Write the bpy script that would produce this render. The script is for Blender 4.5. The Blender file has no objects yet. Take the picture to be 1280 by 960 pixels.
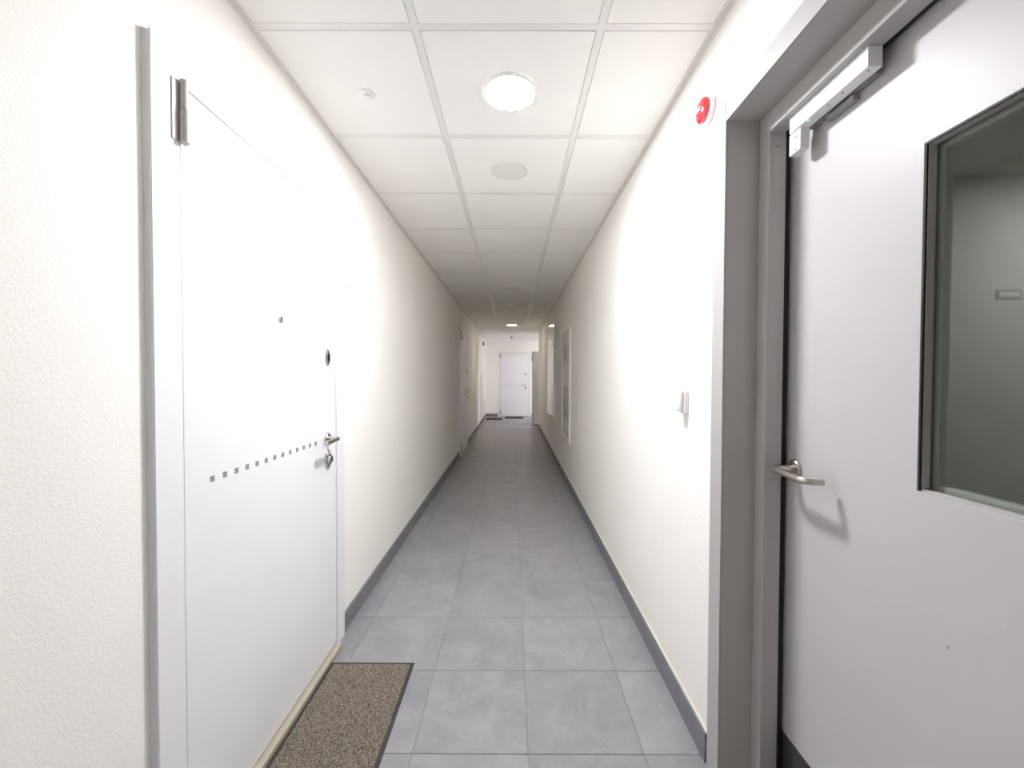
import bpy, bmesh, math, random
from mathutils import Matrix, Vector
random.seed(7)
scene = bpy.context.scene
COL = scene.collection

# ------------------------------------------------------------------ camera
CAM_H = 1.3026
F_PX, PITCH, YAW, ROLL = 511.13, 0.0190, -0.0016, -0.0035
def _cam_rows():
    c, s = math.cos(YAW), math.sin(YAW)
    ry = Matrix(((c, -s, 0), (s, c, 0), (0, 0, 1)))
    c, s = math.cos(PITCH), math.sin(PITCH)
    rp = Matrix(((1, 0, 0), (0, c, -s), (0, s, c)))
    c, s = math.cos(ROLL), math.sin(ROLL)
    rr = Matrix(((c, 0, -s), (0, 1, 0), (s, 0, c)))
    return rr @ rp @ ry
_r = _cam_rows()
right, fwd, up = _r[0], _r[1], _r[2]
cd = bpy.data.cameras.new('camera')
cd.sensor_fit = 'HORIZONTAL'; cd.sensor_width = 36.0
cd.lens = F_PX / 1280 * 36.0
cd.clip_start = 0.02; cd.clip_end = 60
cam = bpy.data.objects.new('camera', cd); COL.objects.link(cam)
cam.matrix_world = Matrix(((right[0], up[0], -fwd[0], 0), (right[1], up[1], -fwd[1], 0),
                           (right[2], up[2], -fwd[2], CAM_H), (0, 0, 0, 1)))
scene.camera = cam

# ------------------------------------------------------------------ world, exposure, lamp strengths
w = bpy.data.worlds.new('world'); scene.world = w; w.use_nodes = True
w.node_tree.nodes['Background'].inputs[0].default_value = (0.6, 0.62, 0.66, 1)
w.node_tree.nodes['Background'].inputs[1].default_value = 0.02
vs = scene.view_settings
vs.view_transform = 'Standard'; vs.look = 'None'; vs.gamma = 1.0; vs.use_curve_mapping = False
vs.exposure = 0.0
LAMP_NEAR, LAMP_FAR, LAMP_LOBBY, LAMP_REAR_FILL, LAMP_STAIR = 385.0, 46.0, 540.0, 80.0, 72.0
try:
    cy = scene.cycles
    cy.use_denoising = True
    cy.use_adaptive_sampling = True; cy.adaptive_threshold = 0.04
    cy.max_bounces = 16; cy.diffuse_bounces = 10; cy.glossy_bounces = 6; cy.transmission_bounces = 8
    cy.caustics_reflective = False; cy.caustics_refractive = False
    cy.sample_clamp_indirect = 0.0
except Exception:
    pass

# ------------------------------------------------------------------ dimensions (metres; x right, y along the corridor, z up)
XL, XR = -0.859, 0.662
ZC = 2.427
Y0, Y1 = -6.5, 13.2            # rear and far end of the corridor
YG = 11.0                      # end of the grid ceiling
YB = 10.44                     # corner where the lobby opens on the right
XLOB = 3.0
D1 = 0.955                     # outer edge of the near entry door
D2 = 6.56
DW, DH = 1.075, 2.105

# ------------------------------------------------------------------ materials
def lin(c):
    return tuple(((v / 255) / 12.92 if v / 255 <= 0.04045 else ((v / 255 + 0.055) / 1.055) ** 2.4) for v in c) + (1.0,)
MATS = {}
def mat(name, rgb, rough=0.5, metal=0.0, spec=0.5, var=0.0, vscale=6.0, bump=0.0, bscale=80.0, bdist=0.001, detail=3.0, coat=0.0):
    if name in MATS: return MATS[name]
    m = bpy.data.materials.new(name); m.use_nodes = True
    nt = m.node_tree; b = nt.nodes['Principled BSDF']
    b.inputs['Base Color'].default_value = lin(rgb)
    b.inputs['Roughness'].default_value = rough
    b.inputs['Metallic'].default_value = metal
    b.inputs['Specular IOR Level'].default_value = spec
    b.inputs['Coat Weight'].default_value = coat
    tc = nt.nodes.new('ShaderNodeNewGeometry')
    if var > 0:
        n = nt.nodes.new('ShaderNodeTexNoise'); n.inputs['Scale'].default_value = vscale; n.inputs['Detail'].default_value = 6
        nt.links.new(tc.outputs['Position'], n.inputs['Vector'])
        r = nt.nodes.new('ShaderNodeMix'); r.data_type = 'RGBA'
        r.inputs[6].default_value = lin(tuple(v * (1 - var) for v in rgb))
        r.inputs[7].default_value = lin(tuple(min(255, v * (1 + var)) for v in rgb))
        nt.links.new(n.outputs['Fac'], r.inputs[0]); nt.links.new(r.outputs[2], b.inputs['Base Color'])
    if bump > 0:
        n = nt.nodes.new('ShaderNodeTexNoise'); n.inputs['Scale'].default_value = bscale; n.inputs['Detail'].default_value = detail
        nt.links.new(tc.outputs['Position'], n.inputs['Vector'])
        bp = nt.nodes.new('ShaderNodeBump'); bp.inputs['Strength'].default_value = bump; bp.inputs['Distance'].default_value = bdist
        nt.links.new(n.outputs['Fac'], bp.inputs['Height']); nt.links.new(bp.outputs['Normal'], b.inputs['Normal'])
    MATS[name] = m
    return m
def emit(name, rgb, strength):
    m = bpy.data.materials.new(name); m.use_nodes = True
    b = m.node_tree.nodes['Principled BSDF']
    b.inputs['Base Color'].default_value = (0.8, 0.8, 0.8, 1)
    b.inputs['Emission Color'].default_value = lin(rgb); b.inputs['Emission Strength'].default_value = strength
    return m
def glass_mat():
    m = bpy.data.materials.new('door glass'); m.use_nodes = True
    nt = m.node_tree; nt.nodes.clear()
    out = nt.nodes.new('ShaderNodeOutputMaterial'); mix = nt.nodes.new('ShaderNodeMixShader')
    tr = nt.nodes.new('ShaderNodeBsdfTransparent'); tr.inputs[0].default_value = lin((236, 240, 236))
    gl = nt.nodes.new('ShaderNodeBsdfGlossy'); gl.inputs['Roughness'].default_value = 0.02
    lw = nt.nodes.new('ShaderNodeLayerWeight'); lw.inputs[0].default_value = 0.5
    pw = nt.nodes.new('ShaderNodeMath'); pw.operation = 'POWER'; pw.inputs[1].default_value = 5.0
    fr = nt.nodes.new('ShaderNodeMath'); fr.operation = 'MULTIPLY_ADD'; fr.inputs[1].default_value = 0.95; fr.inputs[2].default_value = 0.045
    nt.links.new(lw.outputs['Facing'], pw.inputs[0]); nt.links.new(pw.outputs[0], fr.inputs[0])
    nt.links.new(fr.outputs[0], mix.inputs[0]); nt.links.new(tr.outputs[0], mix.inputs[1]); nt.links.new(gl.outputs[0], mix.inputs[2])
    nt.links.new(mix.outputs[0], out.inputs[0])
    return m

M_WALL = mat('cream textured wall paint', (250, 248, 242), 0.75, spec=0.25, bump=0.4, bscale=150, bdist=0.0022, detail=2.5)
M_CEIL = mat('white ceiling tile', (246, 245, 241), 0.9, spec=0.2, var=0.012, vscale=3)
M_PLASTER = mat('white plasterboard ceiling', (248, 248, 248), 0.8, spec=0.2, var=0.01)
M_GRID = mat('white enamel grid', (236, 235, 232), 0.3, spec=0.5, var=0.01)
M_ANGLE = mat('grey perimeter angle', (232, 230, 226), 0.4, var=0.01)
M_PLENUM = mat('dark plenum', (60, 58, 56), 0.9, var=0.05)
M_GROUT = mat('grey tile grout', (140, 139, 139), 0.9, var=0.06, vscale=30)
M_BASE = mat('dark grey skirting tile', (126, 127, 132), 0.5, var=0.08, vscale=14)
M_CAULK = mat('cream skirting sealant', (232, 226, 208), 0.7, var=0.02)
M_DOORW = mat('white door lacquer', (240, 240, 242), 0.38, spec=0.4, var=0.004)
M_FRAME_EDGE = mat('warm white frame edge', (214, 210, 202), 0.5, var=0.02)
M_HINGE = mat('painted pale grey hinge', (188, 184, 179), 0.4, var=0.02)
M_CHROME = mat('polished chrome', (200, 200, 202), 0.12, metal=1.0, var=0.01)
M_DARKMETAL = mat('dark keyhole metal', (70, 68, 66), 0.3, metal=0.9, var=0.05)
M_STEEL = mat('brushed stainless steel', (205, 200, 194), 0.28, metal=1.0, var=0.03, vscale=60)
M_INLAY = mat('grey metal inlay', (150, 150, 152), 0.4, metal=0.2, var=0.04, vscale=60)
M_THRESH = mat('beige threshold', (186, 178, 158), 0.55, var=0.06, vscale=20)
M_GREYP = mat('light grey steel paint', (184, 181, 178), 0.42, spec=0.45, var=0.012, vscale=4, bump=0.08, bscale=400, bdist=0.0004)
M_LEAF = mat('pale grey steel leaf paint', (194, 191, 191), 0.42, spec=0.45, var=0.008, vscale=3, bump=0.08, bscale=400, bdist=0.0004)
M_KICK = mat('dark kick plate', (92, 88, 86), 0.45, metal=0.5, var=0.06, vscale=40)
M_SEAL = mat('black rubber seal', (38, 36, 30), 0.6, var=0.05)
M_LOCK = mat('satin white aluminium', (246, 247, 248), 0.3, metal=0.0, var=0.005)
M_PLASTIC = mat('white plastic', (238, 237, 235), 0.35, var=0.01)
M_PLASTICG = mat('grey plastic', (150, 149, 148), 0.4, var=0.03)
M_DARKP = mat('dark grey plastic', (78, 74, 74), 0.5, var=0.05)
M_RED = mat('red translucent plastic', (214, 34, 50), 0.15, spec=0.6, var=0.06, vscale=60, coat=0.6)
M_GRILLE = mat('pale grey speaker grille', (234, 232, 228), 0.6, var=0.02, vscale=60)
M_BOARD = mat('grey board backing', (222, 219, 213), 0.5, var=0.05, vscale=8)
M_SHEET = mat('printed paper sheet', (200, 197, 190), 0.7, var=0.16, vscale=26)
M_MIRROR = mat('glossy reflective panel', (200, 198, 194), 0.06, metal=0.9, var=0.01)
M_CAB = mat('grey cabinet steel', (200, 197, 195), 0.45, var=0.03)
M_MATB = mat('black rubber mat edging', (58, 54, 50), 0.7, var=0.1, vscale=60)
M_MATFAR = mat('dark red brown mat', (70, 52, 50), 0.9, var=0.2, vscale=60)
M_STAIRW = mat('grey stairwell paint', (186, 184, 178), 0.8, var=0.03)
M_STAIRC = mat('beige stairwell ceiling', (190, 182, 172), 0.8, var=0.03)
M_GLASS = glass_mat()
M_LED = emit('green status light', (70, 240, 190), 1.2)

def floor_tile_mat():
    m = bpy.data.materials.new('grey porcelain tile'); m.use_nodes = True
    nt = m.node_tree; b = nt.nodes['Principled BSDF']
    g = nt.nodes.new('ShaderNodeNewGeometry'); oi = nt.nodes.new('ShaderNodeObjectInfo')
    add = nt.nodes.new('ShaderNodeVectorMath'); add.operation = 'ADD'
    sc = nt.nodes.new('ShaderNodeMath'); sc.operation = 'MULTIPLY'; sc.inputs[1].default_value = 40
    nt.links.new(oi.outputs['Random'], sc.inputs[0])
    nt.links.new(g.outputs['Position'], add.inputs[0]); nt.links.new(sc.outputs[0], add.inputs[1])
    n1 = nt.nodes.new('ShaderNodeTexNoise'); n1.inputs['Scale'].default_value = 5; n1.inputs['Detail'].default_value = 8; n1.inputs['Roughness'].default_value = 0.68; n1.inputs['Distortion'].default_value = 0.6
    nt.links.new(add.outputs[0], n1.inputs['Vector'])
    cr = nt.nodes.new('ShaderNodeValToRGB')
    cr.color_ramp.elements[0].position = 0.3; cr.color_ramp.elements[0].color = lin((138, 137, 140))
    cr.color_ramp.elements[1].position = 0.72; cr.color_ramp.elements[1].color = lin((161, 160, 162))
    nt.links.new(n1.outputs['Fac'], cr.inputs[0])
    # fine light scuffs
    n2 = nt.nodes.new('ShaderNodeTexNoise'); n2.inputs['Scale'].default_value = 22; n2.inputs['Detail'].default_value = 4; n2.inputs['Distortion'].default_value = 2.2
    nt.links.new(add.outputs[0], n2.inputs['Vector'])
    cr2 = nt.nodes.new('ShaderNodeValToRGB')
    cr2.color_ramp.elements[0].position = 0.60; cr2.color_ramp.elements[0].color = (0, 0, 0, 1)
    cr2.color_ramp.elements[1].position = 0.74; cr2.color_ramp.elements[1].color = (0.35, 0.35, 0.35, 1)
    nt.links.new(n2.outputs['Fac'], cr2.inputs[0])
    mx = nt.nodes.new('ShaderNodeMix'); mx.data_type = 'RGBA'
    nt.links.new(cr2.outputs[0], mx.inputs[0]); nt.links.new(cr.outputs[0], mx.inputs[6])
    mx.inputs[7].default_value = lin((176, 177, 180))
    # slight batch difference from tile to tile
    hv = nt.nodes.new('ShaderNodeHueSaturation')
    mr = nt.nodes.new('ShaderNodeMapRange'); mr.inputs[3].default_value = 0.95; mr.inputs[4].default_value = 1.05
    nt.links.new(oi.outputs['Random'], mr.inputs[0]); nt.links.new(mr.outputs[0], hv.inputs['Value'])
    nt.links.new(mx.outputs[2], hv.inputs['Color']); nt.links.new(hv.outputs[0], b.inputs['Base Color'])
    b.inputs['Roughness'].default_value = 0.36; b.inputs['Specular IOR Level'].default_value = 0.5
    bp = nt.nodes.new('ShaderNodeBump'); bp.inputs['Strength'].default_value = 0.12; bp.inputs['Distance'].default_value = 0.001
    nt.links.new(n1.outputs['Fac'], bp.inputs['Height']); nt.links.new(bp.outputs['Normal'], b.inputs['Normal'])
    return m
M_TILE = floor_tile_mat()

def pile_mat(name, a, b_, c):
    m = bpy.data.materials.new(name); m.use_nodes = True
    nt = m.node_tree; b = nt.nodes['Principled BSDF']
    g = nt.nodes.new('ShaderNodeNewGeometry')
    n = nt.nodes.new('ShaderNodeTexWhiteNoise'); n.noise_dimensions = '1D'
    nt.links.new(g.outputs['Random Per Island'], n.inputs['W'])
    cr = nt.nodes.new('ShaderNodeValToRGB'); e = cr.color_ramp.elements
    e[0].position = 0.0; e[0].color = lin(a); e[1].position = 1.0; e[1].color = lin(c)
    x = cr.color_ramp.elements.new(0.4); x.color = lin(b_)
    nt.links.new(n.outputs['Value'], cr.inputs[0]); nt.links.new(cr.outputs[0], b.inputs['Base Color'])
    b.inputs['Roughness'].default_value = 0.95; b.inputs['Specular IOR Level'].default_value = 0.1
    return m
M_PILE = pile_mat('looped mat pile', (110, 103, 94), (144, 135, 121), (178, 167, 150))

# ------------------------------------------------------------------ helpers
def link(name, me, m, parent=None):
    o = bpy.data.objects.new(name, me); COL.objects.link(o)
    if m is not None and not me.materials: me.materials.append(m)
    if parent is not None: o.parent = parent
    return o
def from_bm(name, bm, m, parent=None, smooth=False):
    bmesh.ops.recalc_face_normals(bm, faces=bm.faces)
    me = bpy.data.meshes.new(name); bm.to_mesh(me); bm.free()
    if smooth:
        for p in me.polygons: p.use_smooth = True
        try: me.set_sharp_from_angle(angle=math.radians(35))
        except Exception: pass
    return link(name, me, m, parent)
def add_box(bm, x0, x1, y0, y1, z0, z1, bev=0.0):
    r = bmesh.ops.create_cube(bm, size=1.0, matrix=Matrix.Translation(((x0 + x1) / 2, (y0 + y1) / 2, (z0 + z1) / 2)) @ Matrix.Diagonal((x1 - x0, y1 - y0, z1 - z0, 1)))
    if bev > 0:
        vs_ = set(r['verts']); ed = [e for e in bm.edges if e.verts[0] in vs_ and e.verts[1] in vs_]
        bmesh.ops.bevel(bm, geom=ed, offset=bev, segments=2, affect='EDGES', profile=0.5)
def box(name, x0, x1, y0, y1, z0, z1, m, parent=None, bev=0.0):
    bm = bmesh.new(); add_box(bm, x0, x1, y0, y1, z0, z1, bev); return from_bm(name, bm, m, parent)
def prism(name, pts, axis, lo, hi, m, parent=None, bev=0.0):
    """Extrude an outline. axis 'x': pts are (y,z); 'y': pts are (x,z); 'z': pts are (x,y)."""
    def P(a, b, c): return {'x': (c, a, b), 'y': (a, c, b), 'z': (a, b, c)}[axis]
    bm = bmesh.new()
    A = [bm.verts.new(P(a, b, lo)) for a, b in pts]; B = [bm.verts.new(P(a, b, hi)) for a, b in pts]
    bm.faces.new(A); bm.faces.new(B[::-1])
    for i in range(len(pts)):
        j = (i + 1) % len(pts); bm.faces.new((A[j], A[i], B[i], B[j]))
    bmesh.ops.recalc_face_normals(bm, faces=bm.faces)
    if bev > 0:
        bmesh.ops.bevel(bm, geom=[e for e in bm.edges if abs(e.calc_face_angle(0)) > 0.5], offset=bev, segments=2, affect='EDGES', profile=0.5)
    return from_bm(name, bm, m, parent)
def u_outline(a0, a1, top, i0, i1, itop, z0=0.0):
    return [(a0, z0), (i0, z0), (i0, itop), (i1, itop), (i1, z0), (a1, z0), (a1, top), (a0, top)]
def ring(name, axis, o, i, lo, hi, m, parent=None, bev=0.0):
    """Rectangular ring; o and i are (a0,a1,b0,b1)."""
    def P(a, b, c): return {'x': (c, a, b), 'y': (a, c, b), 'z': (a, b, c)}[axis]
    bm = bmesh.new()
    q = lambda r: [(r[0], r[2]), (r[1], r[2]), (r[1], r[3]), (r[0], r[3])]
    V = [[[bm.verts.new(P(a, b, c)) for a, b in q(r)] for r in (o, i)] for c in (lo, hi)]
    for k in range(4):
        j = (k + 1) % 4
        bm.faces.new((V[0][0][k], V[0][0][j], V[0][1][j], V[0][1][k]))
        bm.faces.new((V[1][0][k], V[1][1][k], V[1][1][j], V[1][0][j]))
        bm.faces.new((V[0][0][k], V[1][0][k], V[1][0][j], V[0][0][j]))
        bm.faces.new((V[0][1][k], V[0][1][j], V[1][1][j], V[1][1][k]))
    bmesh.ops.recalc_face_normals(bm, faces=bm.faces)
    if bev > 0:
        bmesh.ops.bevel(bm, geom=[e for e in bm.edges if abs(e.calc_face_angle(0)) > 0.5], offset=bev, segments=2, affect='EDGES', profile=0.5)
    return from_bm(name, bm, m, parent)
def lathe(name, prof, axis, centre, m, parent=None, seg=32, sx=1.0, sy=1.0):
    """Turn (radius, height) pairs about +axis ('x','-x','-y','z','-z') through centre; sx, sy stretch it to an oval."""
    bm = bmesh.new(); rings = []
    for r, h in prof:
        row = []
        for k in range(seg):
            t = 2 * math.pi * k / seg; a, b = r * math.cos(t) * sx, r * math.sin(t) * sy
            v = {'x': (h, a, b), '-x': (-h, a, b), 'y': (a, h, b), '-y': (a, -h, b), 'z': (a, b, h), '-z': (a, b, -h)}[axis]
            row.append(bm.verts.new((v[0] + centre[0], v[1] + centre[1], v[2] + centre[2])))
        rings.append(row)
    for p, q in zip(rings, rings[1:]):
        for k in range(seg):
            j = (k + 1) % seg; bm.faces.new((p[k], p[j], q[j], q[k]))
    bm.faces.new(rings[0]); bm.faces.new(rings[-1][::-1])
    bmesh.ops.remove_doubles(bm, verts=bm.verts, dist=1e-6)
    return from_bm(name, bm, m, parent, smooth=True)
def tube(name, pts, r, m, parent=None, fillet=0.012, seg=14, flat=1.0):
    P = [Vector(p) for p in pts]; path = [P[0]]
    for i in range(1, len(P) - 1):
        a, b, c = P[i - 1], P[i], P[i + 1]
        f = min(fillet, (a - b).length * 0.45, (c - b).length * 0.45)
        s, e = b + (a - b).normalized() * f, b + (c - b).normalized() * f
        for k in range(7):
            t = k / 6; path.append(s * (1 - t) ** 2 + b * 2 * t * (1 - t) + e * t * t)
    path.append(P[-1])
    bm = bmesh.new(); rows = []; n = None
    for i, p in enumerate(path):
        d = (path[min(i + 1, len(path) - 1)] - path[max(i - 1, 0)]).normalized()
        if n is None:
            n = d.cross(Vector((0, 0, 1)));
            if n.length < 1e-4: n = d.cross(Vector((1, 0, 0)))
        n = (n - d * n.dot(d)).normalized(); b = d.cross(n)
        rows.append([bm.verts.new(p + n * (r * flat * math.cos(2 * math.pi * k / seg)) + b * (r * math.sin(2 * math.pi * k / seg))) for k in range(seg)])
    for p, q in zip(rows, rows[1:]):
        for k in range(seg):
            j = (k + 1) % seg; bm.faces.new((p[k], p[j], q[j], q[k]))
    bm.faces.new(rows[0]); bm.faces.new(rows[-1][::-1])
    return from_bm(name, bm, m, parent, smooth=True)
def tag(o, label, cat, group=None, kind=None):
    o['label'] = label; o['category'] = cat
    if group: o['group'] = group
    if kind: o['kind'] = kind
    return o
def struct(o, label, cat):
    return tag(o, label, cat, kind='structure')
def empty(name, loc=(0, 0, 0), rz=0.0):
    o = bpy.data.objects.new(name, None); COL.objects.link(o)
    o.location = loc; o.rotation_euler = (0, 0, rz); o.empty_display_size = 0.1
    return o

# ------------------------------------------------------------------ walls
ZT = 2.60
def holed(y0, y1, holes):
    pts = [(y0, 0)]
    for a, b, h in holes: pts += [(a, 0), (a, h), (b, h), (b, 0)]
    return pts + [(y1, 0), (y1, ZT), (y0, ZT)]
IN = 0.03
struct(prism('wall_left', holed(Y0 - .15, Y1 + .15, [(D1 + IN, D1 + DW - IN, DH - IN), (D2 + IN, D2 + DW - IN, DH - IN)]), 'x', XL - 0.2, XL, M_WALL),
       'long cream textured wall with the white entry doors', 'wall')
struct(prism('wall_right', holed(Y0 - .15, YB, [(0.135, 1.285, 2.097)]), 'x', XR, XR + 0.25, M_WALL),
       'long cream wall with the grey glazed door', 'wall')
ED_X = -0.475
struct(prism('wall_far', [(XL, 0), (ED_X + IN, 0), (ED_X + IN, DH - IN), (ED_X + DW - IN, DH - IN), (ED_X + DW - IN, 0), (XLOB + .15, 0), (XLOB + .15, ZT), (XL, ZT)], 'y', Y1, Y1 + 0.15, M_WALL),
       'wall with a white door closing the far end of the corridor', 'wall')
struct(box('wall_rear', XL, XR, Y0 - 0.15, Y0, 0, ZT, M_WALL), 'cream wall closing the corridor behind the viewer', 'wall')
struct(box('wall_lobby_near', XR + 0.25, XLOB, YB - 0.15, YB, 0, ZT, M_WALL), 'lobby wall hidden round the right corner', 'wall')
struct(box('wall_lobby_side', XLOB, XLOB + 0.15, YB, Y1, 0, ZT, M_WALL), 'lobby side wall round the right corner', 'wall')

# stairwell seen through the glazed door
SX0, SX1, SY0, SY1 = XR + 0.25, 3.6, -0.8, 2.3
struct(box('wall_stairwell_far', SX0, SX1, SY1, SY1 + .1, 0, ZT, M_STAIRW), 'grey stairwell wall seen through the door glass', 'wall')
struct(box('wall_stairwell_side', SX1, SX1 + .1, SY0, SY1, 0, ZT, M_STAIRW), 'grey stairwell side wall opposite the glazed door', 'wall')
struct(box('wall_stairwell_rear', SX0, SX1, SY0 - .1, SY0, 0, ZT, M_STAIRW), 'grey stairwell wall behind the viewer', 'wall')
struct(box('ceiling_stairwell', SX0, SX1, SY0, SY1, ZC, ZT, M_STAIRC), 'beige stairwell ceiling seen through the door glass', 'ceiling')
struct(box('floor_stairwell', SX0 , SX1, SY0, SY1, -0.1, 0, M_DARKP), 'dark stairwell floor beyond the glazed door', 'floor')

# ------------------------------------------------------------------ floor
fl = prism('floor', [(XL - .2, Y0), (XR + .25, Y0), (XR + .25, YB - .15), (XLOB, YB - .15), (XLOB, Y1 + .15), (XL - .2, Y1 + .15)], 'z', -0.1, -0.003, M_GROUT)
struct(fl, 'grey porcelain tiled corridor floor', 'floor')
def tile_mesh(wx, wy):
    bm = bmesh.new(); c = 0.0012
    lo = [bm.verts.new((sx * wx / 2, sy * wy / 2, -0.003)) for sx, sy in ((-1, -1), (1, -1), (1, 1), (-1, 1))]
    mi = [bm.verts.new((sx * wx / 2, sy * wy / 2, -c)) for sx, sy in ((-1, -1), (1, -1), (1, 1), (-1, 1))]
    hi = [bm.verts.new((sx * (wx / 2 - c), sy * (wy / 2 - c), 0)) for sx, sy in ((-1, -1), (1, -1), (1, 1), (-1, 1))]
    bm.faces.new(lo[::-1]); bm.faces.new(hi)
    for a, b in ((lo, mi), (mi, hi)):
        for k in range(4):
            j = (k + 1) % 4; bm.faces.new((a[k], a[j], b[j], b[k]))
    me = bpy.data.meshes.new('floor_tile'); bm.to_mesh(me); bm.free(); me.materials.append(M_TILE)
    return me
cache = {}
def lay(x0, x1, y0, y1):
    g = 0.0013
    k = (round(x1 - x0, 3), round(y1 - y0, 3))
    if k not in cache: cache[k] = tile_mesh(k[0] - 2 * g, k[1] - 2 * g)
    o = link('floor_tile', cache[k], None, fl); o.location = ((x0 + x1) / 2, (y0 + y1) / 2, random.uniform(-0.0003, 0.0))
def cuts(a, b, ref, step):
    k = math.ceil((a - ref) / step + 1e-6); out = [a]
    while ref + k * step < b - 1e-6: out.append(ref + k * step); k += 1
    return out + [b]
fx = cuts(XL, XR, 0.058, 0.4); fy = cuts(Y0, Y1, 1.386, 0.4)
for a, b in zip(fx, fx[1:]):
    for c, d in zip(fy, fy[1:]): lay(a, b, c, d)
gx = [XR] + [x for x in cuts(XR, 2.0, 0.058, 0.4) if x > XR + 0.01]; gy = cuts(YB, Y1, 1.386, 0.4)
for a, b in zip(gx[:2], gx[1:3]):
    for c, d in zip(gy, gy[1:]): lay(a, b, c, d)

# ------------------------------------------------------------------ skirting
def base_run(bm, side, a, b):
    if side == 'L': add_box(bm, XL, XL + 0.011, a, b, 0.0005, 0.094, 0.0015)
    if side == 'R': add_box(bm, XR - 0.011, XR, a, b, 0.0005, 0.1, 0.0015)
    if side == 'F': add_box(bm, a, b, Y1 - 0.011, Y1, 0.0005, 0.094, 0.0015)
for nm, side, runs, lb in (('baseboard_left', 'L', [(Y0, D1 - 0.003), (D1 + DW + .003, D2 - .003), (D2 + DW + .003, Y1)], 'dark grey tile skirting along the left wall'),
                           ('baseboard_right', 'R', [(Y0, 0.065), (1.3565, YB)], 'dark grey tile skirting along the right wall'),
                           ('baseboard_far', 'F', [(XL + .012, ED_X - .003), (ED_X + DW + .003, XLOB)], 'dark grey tile skirting beside the far door')):
    root = empty(nm); struct(root, lb, 'baseboard')
    for a, b in runs:
        bm = bmesh.new(); base_run(bm, side, a, b); from_bm('skirting_length', bm, M_BASE, root)
        if side == 'R': box('sealant_bead', XR - 0.005, XR, a, b, 0.1, 0.106, M_CAULK, root)

# ------------------------------------------------------------------ ceiling
ce = prism('ceiling', [(XL - .2, Y0), (XR + .2, Y0), (XR + .2, YG), (XL - .2, YG)], 'z', ZC + 0.06, ZC + 0.12, M_PLENUM)
struct(ce, 'suspended white grid ceiling of square tiles', 'ceiling')
pl = prism('ceiling_far', [(XL, YG), (XR, YG), (XR, YB), (XLOB, YB), (XLOB, Y1), (XL, Y1)], 'z', ZC, ZC + 0.12, M_PLASTER)
struct(pl, 'plain white ceiling past the end of the tile grid', 'ceiling')
TW = 0.024
tx = [-0.319, 0.281]
ty = [y for y in cuts(Y0, YG, 1.339, 0.6)]
ANG = 0.022
for x in tx: box('grid_bar', x - TW / 2, x + TW / 2, Y0, YG, ZC, ZC + 0.03, M_GRID, ce)
segs = [(XL + ANG, tx[0] - TW / 2), (tx[0] + TW / 2, tx[1] - TW / 2), (tx[1] + TW / 2, XR - ANG)]
bar_cache, ct_cache = {}, {}
for i, y in enumerate(ty[1:-1]):
    for k, (a, b) in enumerate(segs):
        if k not in bar_cache:
            o = box('grid_bar', a, b, -TW / 2, TW / 2, ZC + 0.0006, ZC + 0.03, M_GRID, ce); bar_cache[k] = o.data
        else:
            o = link('grid_bar', bar_cache[k], None, ce)
        o.location.y = y
def ceil_tile(a, b, c, d):
    k = (round(b - a, 3), round(d - c, 3))
    if k not in ct_cache:
        wx, wy = k; e = 0.008; q = ((-1, -1), (1, -1), (1, 1), (-1, 1)); bm = bmesh.new()
        hi = [bm.verts.new((sx * (wx / 2 + .004), sy * (wy / 2 + .004), 0.018)) for sx, sy in q]
        lo = [bm.verts.new((sx * (wx / 2 + .004), sy * (wy / 2 + .004), 0.0045)) for sx, sy in q]
        st = [bm.verts.new((sx * (wx / 2 - .0025), sy * (wy / 2 - .0025), 0.0045)) for sx, sy in q]
        fc = [bm.verts.new((sx * (wx / 2 - .003), sy * (wy / 2 - .003), -0.0005)) for sx, sy in q]
        bm.faces.new(hi); bm.faces.new(fc[::-1])
        for p, r in ((hi, lo), (lo, st), (st, fc)):
            for n in range(4):
                j = (n + 1) % 4; bm.faces.new((p[n], p[j], r[j], r[n]))
        bmesh.ops.recalc_face_normals(bm, faces=bm.faces)
        me = bpy.data.meshes.new('ceiling_tile'); bm.to_mesh(me); bm.free(); me.materials.append(M_CEIL); ct_cache[k] = me
    o = link('ceiling_tile', ct_cache[k], None, ce)
    o.location = ((a + b) / 2, (c + d) / 2, ZC + random.uniform(-0.0006, 0.0006))
for i, (c, d) in enumerate(zip(ty, ty[1:])):
    c2 = c + (TW / 2 if i > 0 else 0); d2 = d - (TW / 2 if i < len(ty) - 2 else 0)
    for a, b in segs: ceil_tile(a, b, c2, d2)
for nm, a, b, yb, lb in (('trim_1', XL, XL + ANG, YG, 'thin metal angle where the ceiling meets the left wall'), ('trim_2', XR - ANG, XR, YB, 'thin metal angle where the ceiling meets the right wall')):
    s = 1 if a == XL else -1; wx = XL if s == 1 else XR
    pts = [(wx, ZC - 0.004), (wx + s * 0.012, ZC - 0.004), (wx + s * 0.012, ZC + 0.004), (wx + s * 0.0135, ZC + 0.004), (wx + s * 0.0135, ZC + 0.0005), (wx + s * ANG, ZC + 0.0005), (wx + s * ANG, ZC + 0.02), (wx, ZC + 0.02)]
    struct(prism(nm, pts, 'y', Y0, yb, M_ANGLE), lb, 'trim')

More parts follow.
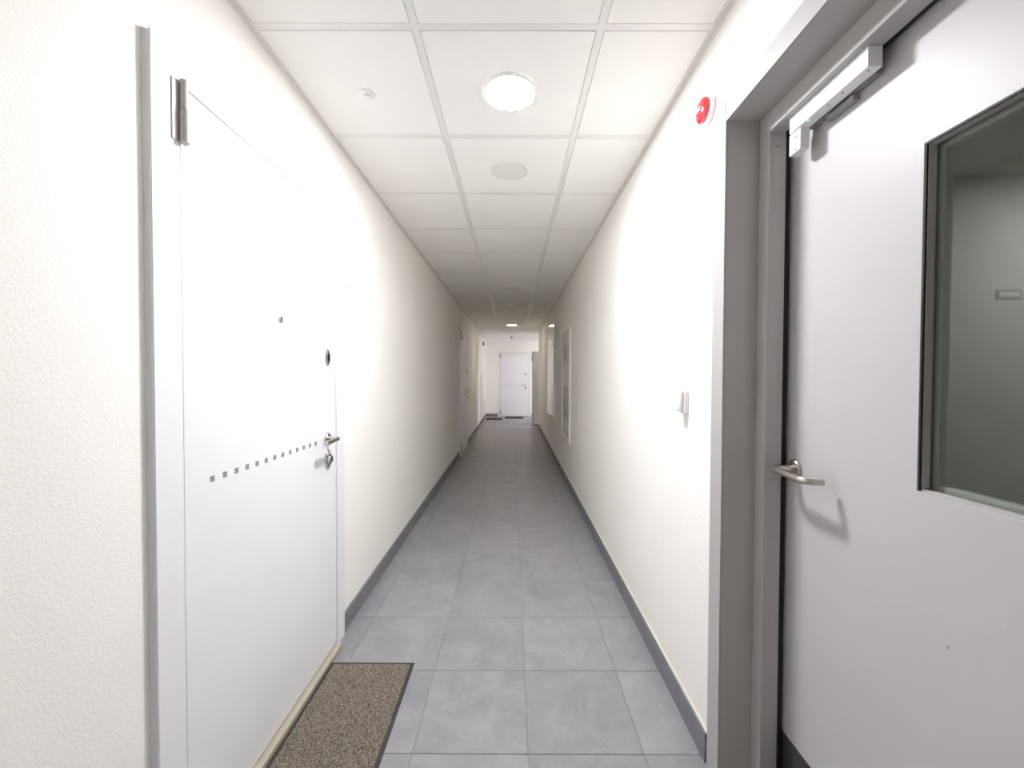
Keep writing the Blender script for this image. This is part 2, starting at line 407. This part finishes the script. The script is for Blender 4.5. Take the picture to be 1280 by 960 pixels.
# ------------------------------------------------------------------ white entry doors (local x = along the wall from the hinge side, -y = out of the wall)
def entry_door(name, loc, rz, label, detail=True):
    r = empty(name, loc, rz); struct(r, label, 'door')
    F = -0.020; J0, J1 = 0.083, DW - 0.087; T = 2.037
    # jambs and head with a V-grooved outer edge
    def jamb(u0, u1, outer):
        s = 1 if outer == u0 else -1
        pts = [(outer, 0.0), (outer, -0.002), (outer + s * 0.006, -0.010), (outer, -0.0175), (outer + s * .002, F)]
        inner = u1 if s == 1 else u0
        pts += [(inner, F), (inner, 0.05), (outer + s * 0.032, 0.05), (outer + s * 0.032, 0.0)]
        return prism('door_jamb', pts, 'z', 0.0, DH if True else T, M_DOORW, r)
    jamb(0.0, J0, 0.0); jamb(J1, DW, DW)
    hp = [(J0, T), (J1, T), (J1, DH), (J0, DH)]
    prism('door_head', hp, 'y', F, -0.0005, M_DOORW, r)
    box('door_head_liner', J0, J1, 0.0, 0.05, T, DH - 0.032, M_DOORW, r)
    prism('door_stop', u_outline(J0, J1, T, J0 + 0.015, J1 - 0.015, T - 0.015), 'y', 0.052, 0.062, M_DARKP, r)  # dark colour puts the shade of the leaf gap into the stop
    g = 0.0045
    leaf = box('door_leaf', J0 + g, J1 - g, F + 0.0015, 0.05, 0.026, T - g, M_DOORW, r, 0.0012)
    box('door_threshold', J0, J1, -0.043, 0.05, 0.0008, 0.019, M_THRESH, r, 0.002)
    fs = F + 0.0015
    # peephole
    ph = lathe('peephole', [(0.0125, 0.0), (0.0125, 0.003), (0.0105, 0.0045), (0.0075, 0.0045), (0.006, 0.002)], '-y', (0.526, fs, 1.506), M_CHROME, leaf, 24)
    # row of inlaid squares
    if detail:
        for k in range(13):
            u = 0.184 + k * (0.785 - 0.184) / 12
            box('inlay_square', u - 0.0082, u + 0.0082, fs - 0.0008, fs, 1.0125 - .0082, 1.0125 + .0082, M_INLAY, leaf)
    # upper lock cover: upright oval with a keyhole flap
    lu = 0.893
    lathe('upper_escutcheon', [(0.019, 0.0), (0.019, 0.005), (0.016, 0.009), (0.012, 0.010)], '-y', (lu, fs, 1.384), M_CHROME, leaf, 28, 1.0, 2.0)
    lathe('keyhole_flap', [(0.008, 0.0095), (0.008, 0.013), (0.006, 0.0145)], '-y', (lu, fs, 1.384), M_DARKMETAL, leaf, 20, 0.8, 2.6)
    # lever handle
    lathe('handle_rosette', [(0.026, 0.0), (0.026, 0.005), (0.023, 0.009), (0.012, 0.0095)], '-y', (lu, fs, 1.018), M_STEEL, leaf, 28)
    tube('lever_handle', [(lu, fs - 0.009, 1.018), (lu, fs - 0.052, 1.018), (lu - 0.125, fs - 0.052, 1.014)], 0.0098, M_STEEL, leaf, 0.014)
    # lower lock cover with a turning disc
    lathe('lower_escutcheon', [(0.020, 0.0), (0.020, 0.006), (0.017, 0.010), (0.012, 0.011)], '-y', (lu, fs, 0.923), M_CHROME, leaf, 28, 1.05, 2.1)
    lathe('lock_disc', [(0.0205, 0.011), (0.0205, 0.017), (0.016, 0.0205), (0.009, 0.0205), (0.008, 0.018)], '-y', (lu, fs, 0.923), M_CHROME, leaf, 28)
    lathe('key_slot', [(0.0075, 0.0182), (0.007, 0.0195)], '-y', (lu, fs, 0.923), M_DARKMETAL, leaf, 18, 0.5, 1.0)
    # hinges
    for zb in (1.885, 0.05):
        h = empty('door_hinge', (0, 0, 0)); h.parent = r
        box('hinge_plate', J0 - 0.026, J0 - 0.002, F - 0.003, F, zb, zb + 0.150, M_HINGE, h, 0.001)
        box('hinge_plate', J0 + 0.004, J0 + 0.024, F - 0.0015, F + .0015, zb + 0.004, zb + 0.156, M_HINGE, h, 0.0006)
        lathe('hinge_barrel', [(0.0105, 0.0), (0.0105, 0.078)], 'z', (J0 + 0.002, F - 0.0115, zb + 0.002), M_HINGE, h, 20)
        lathe('hinge_barrel', [(0.0088, 0.0), (0.0088, 0.074)], 'z', (J0 + 0.002, F - 0.0105, zb + 0.083), M_HINGE, h, 20)
        lathe('hinge_pin', [(0.006, 0.0), (0.006, 0.003)], 'z', (J0 + 0.002, F - 0.0115, zb + 0.080), M_DARKMETAL, h, 14)
    return r
entry_door('door_1', (XL, D1, 0), math.pi / 2, 'near white entry door with a row of grey squares')
entry_door('door_2', (XL, D2, 0), math.pi / 2, 'white entry door farther along the left wall')
entry_door('door_3', (ED_X, Y1, 0), 0.0, 'white entry door facing the viewer at the far end')

# ------------------------------------------------------------------ grey glazed door in the right wall
d4 = empty('door_4', (XR, 0.7, 0)); struct(d4, 'pale grey steel door with a tall window and lever handle', 'door')
def P4(o):
    for v in o.data.vertices: v.co.x -= XR; v.co.y -= 0.7
    o.data.update(); return o
P4(prism('door_casing', u_outline(0.068, 1.352, 2.157, 0.14, 1.28, 2.092), 'x', XR - 0.006, XR, M_GREYP, d4, 0.0012))
P4(box('mitre_joint', XR - 0.0066, XR - 0.0058, 1.2795, 1.2805, 2.0925, 2.156, M_SEAL, d4))
P4(prism('reveal_lining', u_outline(0.136, 1.284, 2.096, 0.14, 1.28, 2.092), 'x', XR, 0.762, M_GREYP, d4))
P4(prism('door_frame', u_outline(0.136, 1.284, 2.096, 0.184, 1.234, 2.034), 'x', 0.762, 0.814, M_GREYP, d4, 0.0018))
P4(prism('frame_gap_shade', u_outline(0.136, 1.284, 2.096, 0.177, 1.241, 2.041), 'x', 0.814, 0.831, M_SEAL, d4))  # added black strip, paints the shade in the slit between frame and leaf
P4(prism('frame_rebate', u_outline(0.136, 1.284, 2.096, 0.156, 1.262, 2.062), 'x', 0.831, 0.905, M_GREYP, d4))
L0, L1 = 0.162, 1.2555
LX = 0.836
W0, W1, WZ0, WZ1 = 0.28, 0.842, 1.069, 1.7785
leaf = P4(ring('door_leaf', 'x', (L0, L1, 0.010, 2.055), (W0, W1, WZ0, WZ1), LX, LX + 0.048, M_LEAF, d4, 0.0012))
def inset(d): return (W0 + d, W1 - d, WZ0 + d, WZ1 - d)
P4(box('glass_pane', LX + 0.022, LX + 0.028, W0 + .002, W1 - .002, WZ0 + .002, WZ1 - .002, M_GLASS, leaf))
P4(ring('glazing_bead', 'x', inset(0.001), inset(0.015), LX + 0.0285, LX + 0.046, M_LEAF, leaf, 0.002))
P4(ring('front_bead', 'x', inset(0.0005), inset(0.004), LX + 0.0062, LX + 0.0218, M_LEAF, leaf))
P4(prism('window_seal', u_outline(W0 + .0002, W1 - .0002, WZ1 - .0002, W0 + .003, W1 - .003, WZ1 - .003, WZ0 + .0002), 'x', LX + 0.0015, LX + 0.0060, M_SEAL, leaf))
P4(box('kick_plate', LX - 0.0015, LX, L0 + 0.004, L1 - 0.002, 0.012, 0.213, M_KICK, leaf))
hy, hz = 1.204, 1.033
P4(lathe('handle_rosette', [(0.026, 0.0), (0.026, 0.006), (0.023, 0.009), (0.012, 0.0095)], '-x', (LX, hy, hz), M_STEEL, leaf, 32))
P4(tube('lever_handle', [(LX - 0.009, hy, hz), (0.766, hy, hz), (0.766, hy - 0.138, hz - 0.002), (0.807, hy - 0.145, hz - 0.002)], 0.0100, M_STEEL, leaf, 0.022))
P4(lathe('paint_mark', [(0.003, 0), (0.002, 0.0006)], '-x', (LX, 0.775, 0.786), M_PLASTICG, leaf, 12))
# magnetic lock under the frame head
ml = P4(box('magnetic_lock', 0.780, 0.8125, 0.915, 1.171, 1.988, 2.0335, M_LOCK, d4, 0.001))
P4(lathe('status_light', [(0.0035, 0), (0.0028, 0.0015)], '-z', (0.786, 1.105, 1.988), M_LED, ml, 14))
for yy in (0.928, 1.00, 1.045):
    P4(lathe('lock_screw', [(0.003, 0), (0.0025, 0.0006)], '-z', (0.793, yy, 1.988), M_PLASTICG, ml, 12))
P4(box('armature_plate', LX - 0.018, LX, 0.94, 1.15, 1.99, 2.03, M_PLASTICG, d4, 0.001))
P4(box('armature_bar', LX - 0.018, LX, 1.0, 1.084, 1.972, 1.985, M_PLASTICG, d4, 0.001))
P4(box('contact_box', 0.784, 0.810, 1.132, 1.178, 1.928, 1.9878, M_PLASTIC, d4, 0.003))
for zz in (1.936, 1.970):
    P4(lathe('box_screw', [(0.0045, 0), (0.004, 0.0008)], '-x', (0.784, 1.150, zz), M_PLASTICG, d4, 14))
P4(box('strike_cover', 0.776, 0.812, 1.2318, 1.234, 1.868, 2.018, M_GREYP, d4, 0.0006))
P4(lathe('cover_screw', [(0.003, 0), (0.0025, 0.0006)], '-y', (0.787, 1.2318, 1.99), M_DARKP, d4, 12))
for zz in (1.435, 0.805, 0.195):
    P4(lathe('frame_plug', [(0.0055, 0), (0.0048, 0.0016)], '-y', (0.793, 1.234, zz), M_LEAF, d4, 16))

# ------------------------------------------------------------------ ceiling lamps
def lamp(loc, strength, label, r=0.098, rim=0.110, colour=(248, 248, 255)):
    o = empty('ceiling_light', loc); tag(o, label, 'ceiling light', 'round ceiling lights')
    lathe('light_rim', [(rim, 0.0), (rim, 0.005), (rim - 0.004, 0.009), (r + 0.001, 0.009), (r + 0.001, 0.0)], '-z', (0, 0, 0), M_PLASTIC, o, 48)
    m = emit('lit diffuser', colour, strength)
    lathe('diffuser', [(r, 0.0), (r, 0.0070), (r * 0.98, 0.0076), (r * 0.8, 0.0084), (r * 0.4, 0.0090), (0.001, 0.0092)], '-z', (0, 0, 0), m, o, 48)
    return o
lamp((-0.016, 1.639, ZC - 0.0012), LAMP_NEAR, 'bright round ceiling light nearest the viewer')
lamp((-0.019, 8.96, ZC - 0.0012), LAMP_FAR, 'small-looking round ceiling light toward the far end', colour=(255, 240, 222))
lamp((-0.019, -4.2, ZC - 0.0012), LAMP_REAR_FILL, 'added unseen fill light behind the viewer')  # added lamp out of view, brightens the near end of the corridor
lamp((1.9, 10.68, ZC - 0.0002), LAMP_LOBBY, 'round ceiling light in the lobby round the corner', colour=(246, 244, 255))
lamp((3.0, 1.7, ZC - 0.0002), LAMP_STAIR, 'round ceiling light in the stairwell behind the glazed door')

# ------------------------------------------------------------------ ceiling speakers and detectors
def speaker(loc, label):
    o = empty('ceiling_speaker', loc); tag(o, label, 'speaker', 'round ceiling speakers')
    lathe('speaker_rim', [(0.104, 0), (0.104, 0.003), (0.100, 0.006), (0.093, 0.006), (0.093, 0.0)], '-z', (0, 0, 0), M_GRILLE, o, 48)
    lathe('speaker_grille', [(0.0925, 0.0), (0.0925, 0.0045), (0.05, 0.0062), (0.001, 0.0066)], '-z', (0, 0, 0), M_GRILLE, o, 48)
speaker((-0.020, 2.255, ZC - 0.0012), 'round grey ceiling speaker just past the bright light')
speaker((-0.013, 5.28, ZC - 0.0012), 'round ceiling speaker in mid corridor')
o = empty('sprinkler_head', (-0.584, 1.65, ZC - 0.0012)); tag(o, 'small white sprinkler head left of the bright light', 'sprinkler')
lathe('cover_ring', [(0.031, 0), (0.031, 0.002), (0.026, 0.006), (0.018, 0.007)], '-z', (0, 0, 0), M_PLASTIC, o, 32)
lathe('sprinkler_cap', [(0.015, 0.0068), (0.014, 0.015), (0.010, 0.018), (0.001, 0.0185)], '-z', (0, 0, 0), M_PLASTIC, o, 24)
def detector(loc, label, m, r=0.05):
    o = empty('smoke_detector', loc); tag(o, label, 'smoke detector')
    lathe('detector_base', [(r, 0), (r, 0.012), (r * 0.9, 0.018)], '-z', (0, 0, 0), m, o, 32)
    lathe('detector_head', [(r * 0.75, 0.018), (r * 0.72, 0.032), (r * 0.5, 0.042), (0.001, 0.044)], '-z', (0, 0, 0), m, o, 32)
detector((-0.014, 6.317, ZC - 0.0012), 'white smoke detector beyond the second speaker', M_PLASTIC)
detector((-0.035, 11.68, ZC), 'dark detector on the plain far ceiling', M_DARKP, 0.035)

# ------------------------------------------------------------------ things on the walls
o = empty('fire_beacon', (XR, 1.402, 2.204)); tag(o, 'red and white round fire alarm beacon on the right wall', 'alarm')
lathe('beacon_base', [(0.046, 0), (0.046, 0.014), (0.043, 0.018), (0.040, 0.018)], '-x', (0, 0, 0), M_PLASTIC, o, 40)
lathe('beacon_lens', [(0.0395, 0.018), (0.0395, 0.026), (0.034, 0.032), (0.020, 0.036), (0.001, 0.037)], '-x', (0, 0, 0), M_RED, o, 40)
box('lens_highlight', -0.0385, -0.0355, -0.014, 0.014, -0.006, 0.006, M_PLASTIC, o, 0.001)  # white patch standing in for the highlight on the red lens

o = empty('light_switch', (XR, 1.562, 1.2065)); tag(o, 'small white surface switch beside the grey door', 'switch')
box('switch_box', -0.017, 0.0, -0.026, 0.026, -0.042, 0.042, M_PLASTIC, o, 0.002)
prism('switch_rocker', [(-0.0175, -0.036), (-0.034, -0.036), (-0.036, -0.028), (-0.029, 0.006), (-0.026, 0.036), (-0.0175, 0.036)], 'y', -0.019, 0.019, M_PLASTIC, o, 0.0012)
box('rocker_gap', -0.0185, -0.017, -0.021, 0.021, -0.039, 0.039, M_PLASTICG, o)

o = empty('door_bell', (XL, 2.126, 1.767)); tag(o, 'tiny white bell push beyond the near entry door', 'doorbell')
lathe('bell_base', [(0.016, 0), (0.016, 0.006), (0.013, 0.009)], 'x', (0, 0, 0), M_PLASTIC, o, 24)
lathe('bell_button', [(0.008, 0.009), (0.007, 0.012), (0.001, 0.0125)], 'x', (0, 0, 0), M_PLASTICG, o, 20)

# notice board
o = empty('notice_board', (XR, 4.98, 0.0)); tag(o, 'white framed notice board with grey sheets, nearest on the right wall', 'notice board')
box('board_backing', -0.012, 0.0, -0.315, 0.315, 0.555, 1.85, M_BOARD, o)
ring('board_frame', 'x', (-0.335, 0.335, 0.538, 1.868), (-0.308, 0.308, 0.565, 1.841), -0.022, 0.0, M_PLASTIC, o, 0.002)
for y0 in (-0.28, 0.02):
    box('paper_sheet', -0.0135, -0.0122, y0, y0 + 0.26, 1.475, 1.70, M_SHEET, o)
    box('paper_sheet', -0.0135, -0.0122, y0, y0 + 0.26, 0.78, 1.085, M_SHEET, o)
box('heading_strip', -0.0135, -0.0122, -0.28, 0.28, 1.112, 1.172, M_SHEET, o)

# shallow wall cabinet with a reflective door standing ajar
o = empty('wall_cabinet', (XR, 6.25, 0.0)); tag(o, 'wall cabinet with a glossy reflective door slightly ajar', 'cabinet')
ring('cabinet_frame', 'x', (-0.02, 0.62, 0.665, 2.15), (0.006, 0.594, 0.69, 2.125), -0.014, 0.0, M_PLASTIC, o, 0.001)
box('cabinet_inside', -0.004, 0.0, 0.006, 0.594, 0.69, 2.125, M_CAB, o)
cdr = box('cabinet_door', -0.018, 0.0, 0.0, 0.585, 0.68, 2.135, M_PLASTIC, o, 0.001)
cdr.location = (-0.016, 0.0, 0); cdr.rotation_euler = (0, 0, math.radians(4.5))
pn = box('mirror_panel', -0.0205, -0.0185, 0.012, 0.575, 0.695, 2.12, M_MIRROR, cdr)

# grey cabinet at the lobby corner
o = empty('metal_cabinet', (0.0, 10.7, 0.0)); tag(o, 'tall grey metal cabinet standing at the far right corner', 'cabinet')
box('cabinet_body', 0.525, 1.2, 0.02, 0.42, 0.03, 1.955, M_CAB, o, 0.003)
box('cabinet_plinth', 0.54, 1.19, 0.03, 0.41, 0.0008, 0.03, M_DARKP, o)
box('cabinet_door', 0.529, 1.196, 0.004, 0.019, 0.045, 1.945, M_CAB, o, 0.002)

# small far devices
o = empty('wall_sensor', (XL, 11.75, 2.235)); tag(o, 'small dark box high on the far left wall', 'sensor')
box('sensor_body', 0.0, 0.035, -0.06, 0.06, -0.05, 0.05, M_DARKP, o, 0.004)
box('sensor_front', 0.035, 0.040, -0.045, 0.045, -0.036, 0.036, M_PLASTICG, o, 0.001)
o = empty('entry_keypad', (0.635, Y1, 1.86)); tag(o, 'small dark box on the wall right of the far door', 'keypad')
box('keypad_body', -0.03, 0.03, -0.03, 0.0, -0.07, 0.07, M_DARKP, o, 0.004)
box('keypad_front', -0.022, 0.022, -0.034, -0.03, -0.058, 0.058, M_PLASTICG, o, 0.001)

# small sign plate on the stairwell wall
o = empty('sign_plate', (2.77, SY1, 1.77)); tag(o, 'small grey plate on the stairwell wall behind the glass', 'sign')
box('plate', -0.07, 0.07, -0.006, 0.0, -0.025, 0.025, M_PLASTICG, o, 0.001)
box('plate_face', -0.055, 0.055, -0.007, -0.006, -0.012, 0.012, M_CAB, o)

# ------------------------------------------------------------------ door mats
def door_mat(x0, x1, y0, y1, label, edge_m, pile_m, pitch, h, border):
    o = empty('door_mat', ((x0 + x1) / 2, (y0 + y1) / 2, 0.0)); tag(o, label, 'mat', 'door mats')
    wx, wy = (x1 - x0) / 2, (y1 - y0) / 2
    bm = bmesh.new(); q = ((-1, -1), (1, -1), (1, 1), (-1, 1))
    lo = [bm.verts.new((a * wx, b * wy, 0.0006)) for a, b in q]
    mi = [bm.verts.new((a * wx, b * wy, 0.002)) for a, b in q]
    hi = [bm.verts.new((a * (wx - .006), b * (wy - .006), 0.0045)) for a, b in q]
    bm.faces.new(lo[::-1]); bm.faces.new(hi)
    for p, r in ((lo, mi), (mi, hi)):
        for k in range(4):
            j = (k + 1) % 4; bm.faces.new((p[k], p[j], r[j], r[k]))
    from_bm('rubber_backing', bm, edge_m, o)
    V, F = [], []
    ny = int((2 * wy - 2 * border) / pitch); nx = int((2 * wx - 2 * border) / pitch)
    for i in range(nx):
        for j in range(ny):
            if random.random() < 0.04: continue
            cx = -wx + border + (i + .5) * pitch + random.uniform(-.25, .25) * pitch
            cy_ = -wy + border + (j + .5) * pitch + random.uniform(-.25, .25) * pitch
            s = pitch * random.uniform(0.42, 0.6); t = s * 0.55; hh = 0.0045 + h * random.uniform(0.55, 1.0); b = len(V)
            for a, c in q: V.append((cx + a * s, cy_ + c * s, 0.0040))
            for a, c in q: V.append((cx + a * t, cy_ + c * t, hh))
            F.append((b + 4, b + 5, b + 6, b + 7))
            for k in range(4):
                n = (k + 1) % 4; F.append((b + k, b + n, b + 4 + n, b + 4 + k))
    me = bpy.data.meshes.new('pile'); me.from_pydata(V, [], F); me.update()
    p = link('pile', me, pile_m, o); p['kind'] = 'stuff'
    return o
door_mat(-0.814, -0.440, 1.22, 1.829, 'brown grey looped mat with black edging before the near entry door', M_MATB, M_PILE, 0.0042, 0.0035, 0.014)
door_mat(-0.80, -0.30, 12.1, 12.7, 'dark mat in the far left corner', M_MATFAR, M_MATFAR, 0.014, 0.004, 0.015)
door_mat(-0.24, 0.34, 12.5, 13.1, 'dark red brown mat before the far door', M_MATFAR, M_MATFAR, 0.014, 0.004, 0.015)
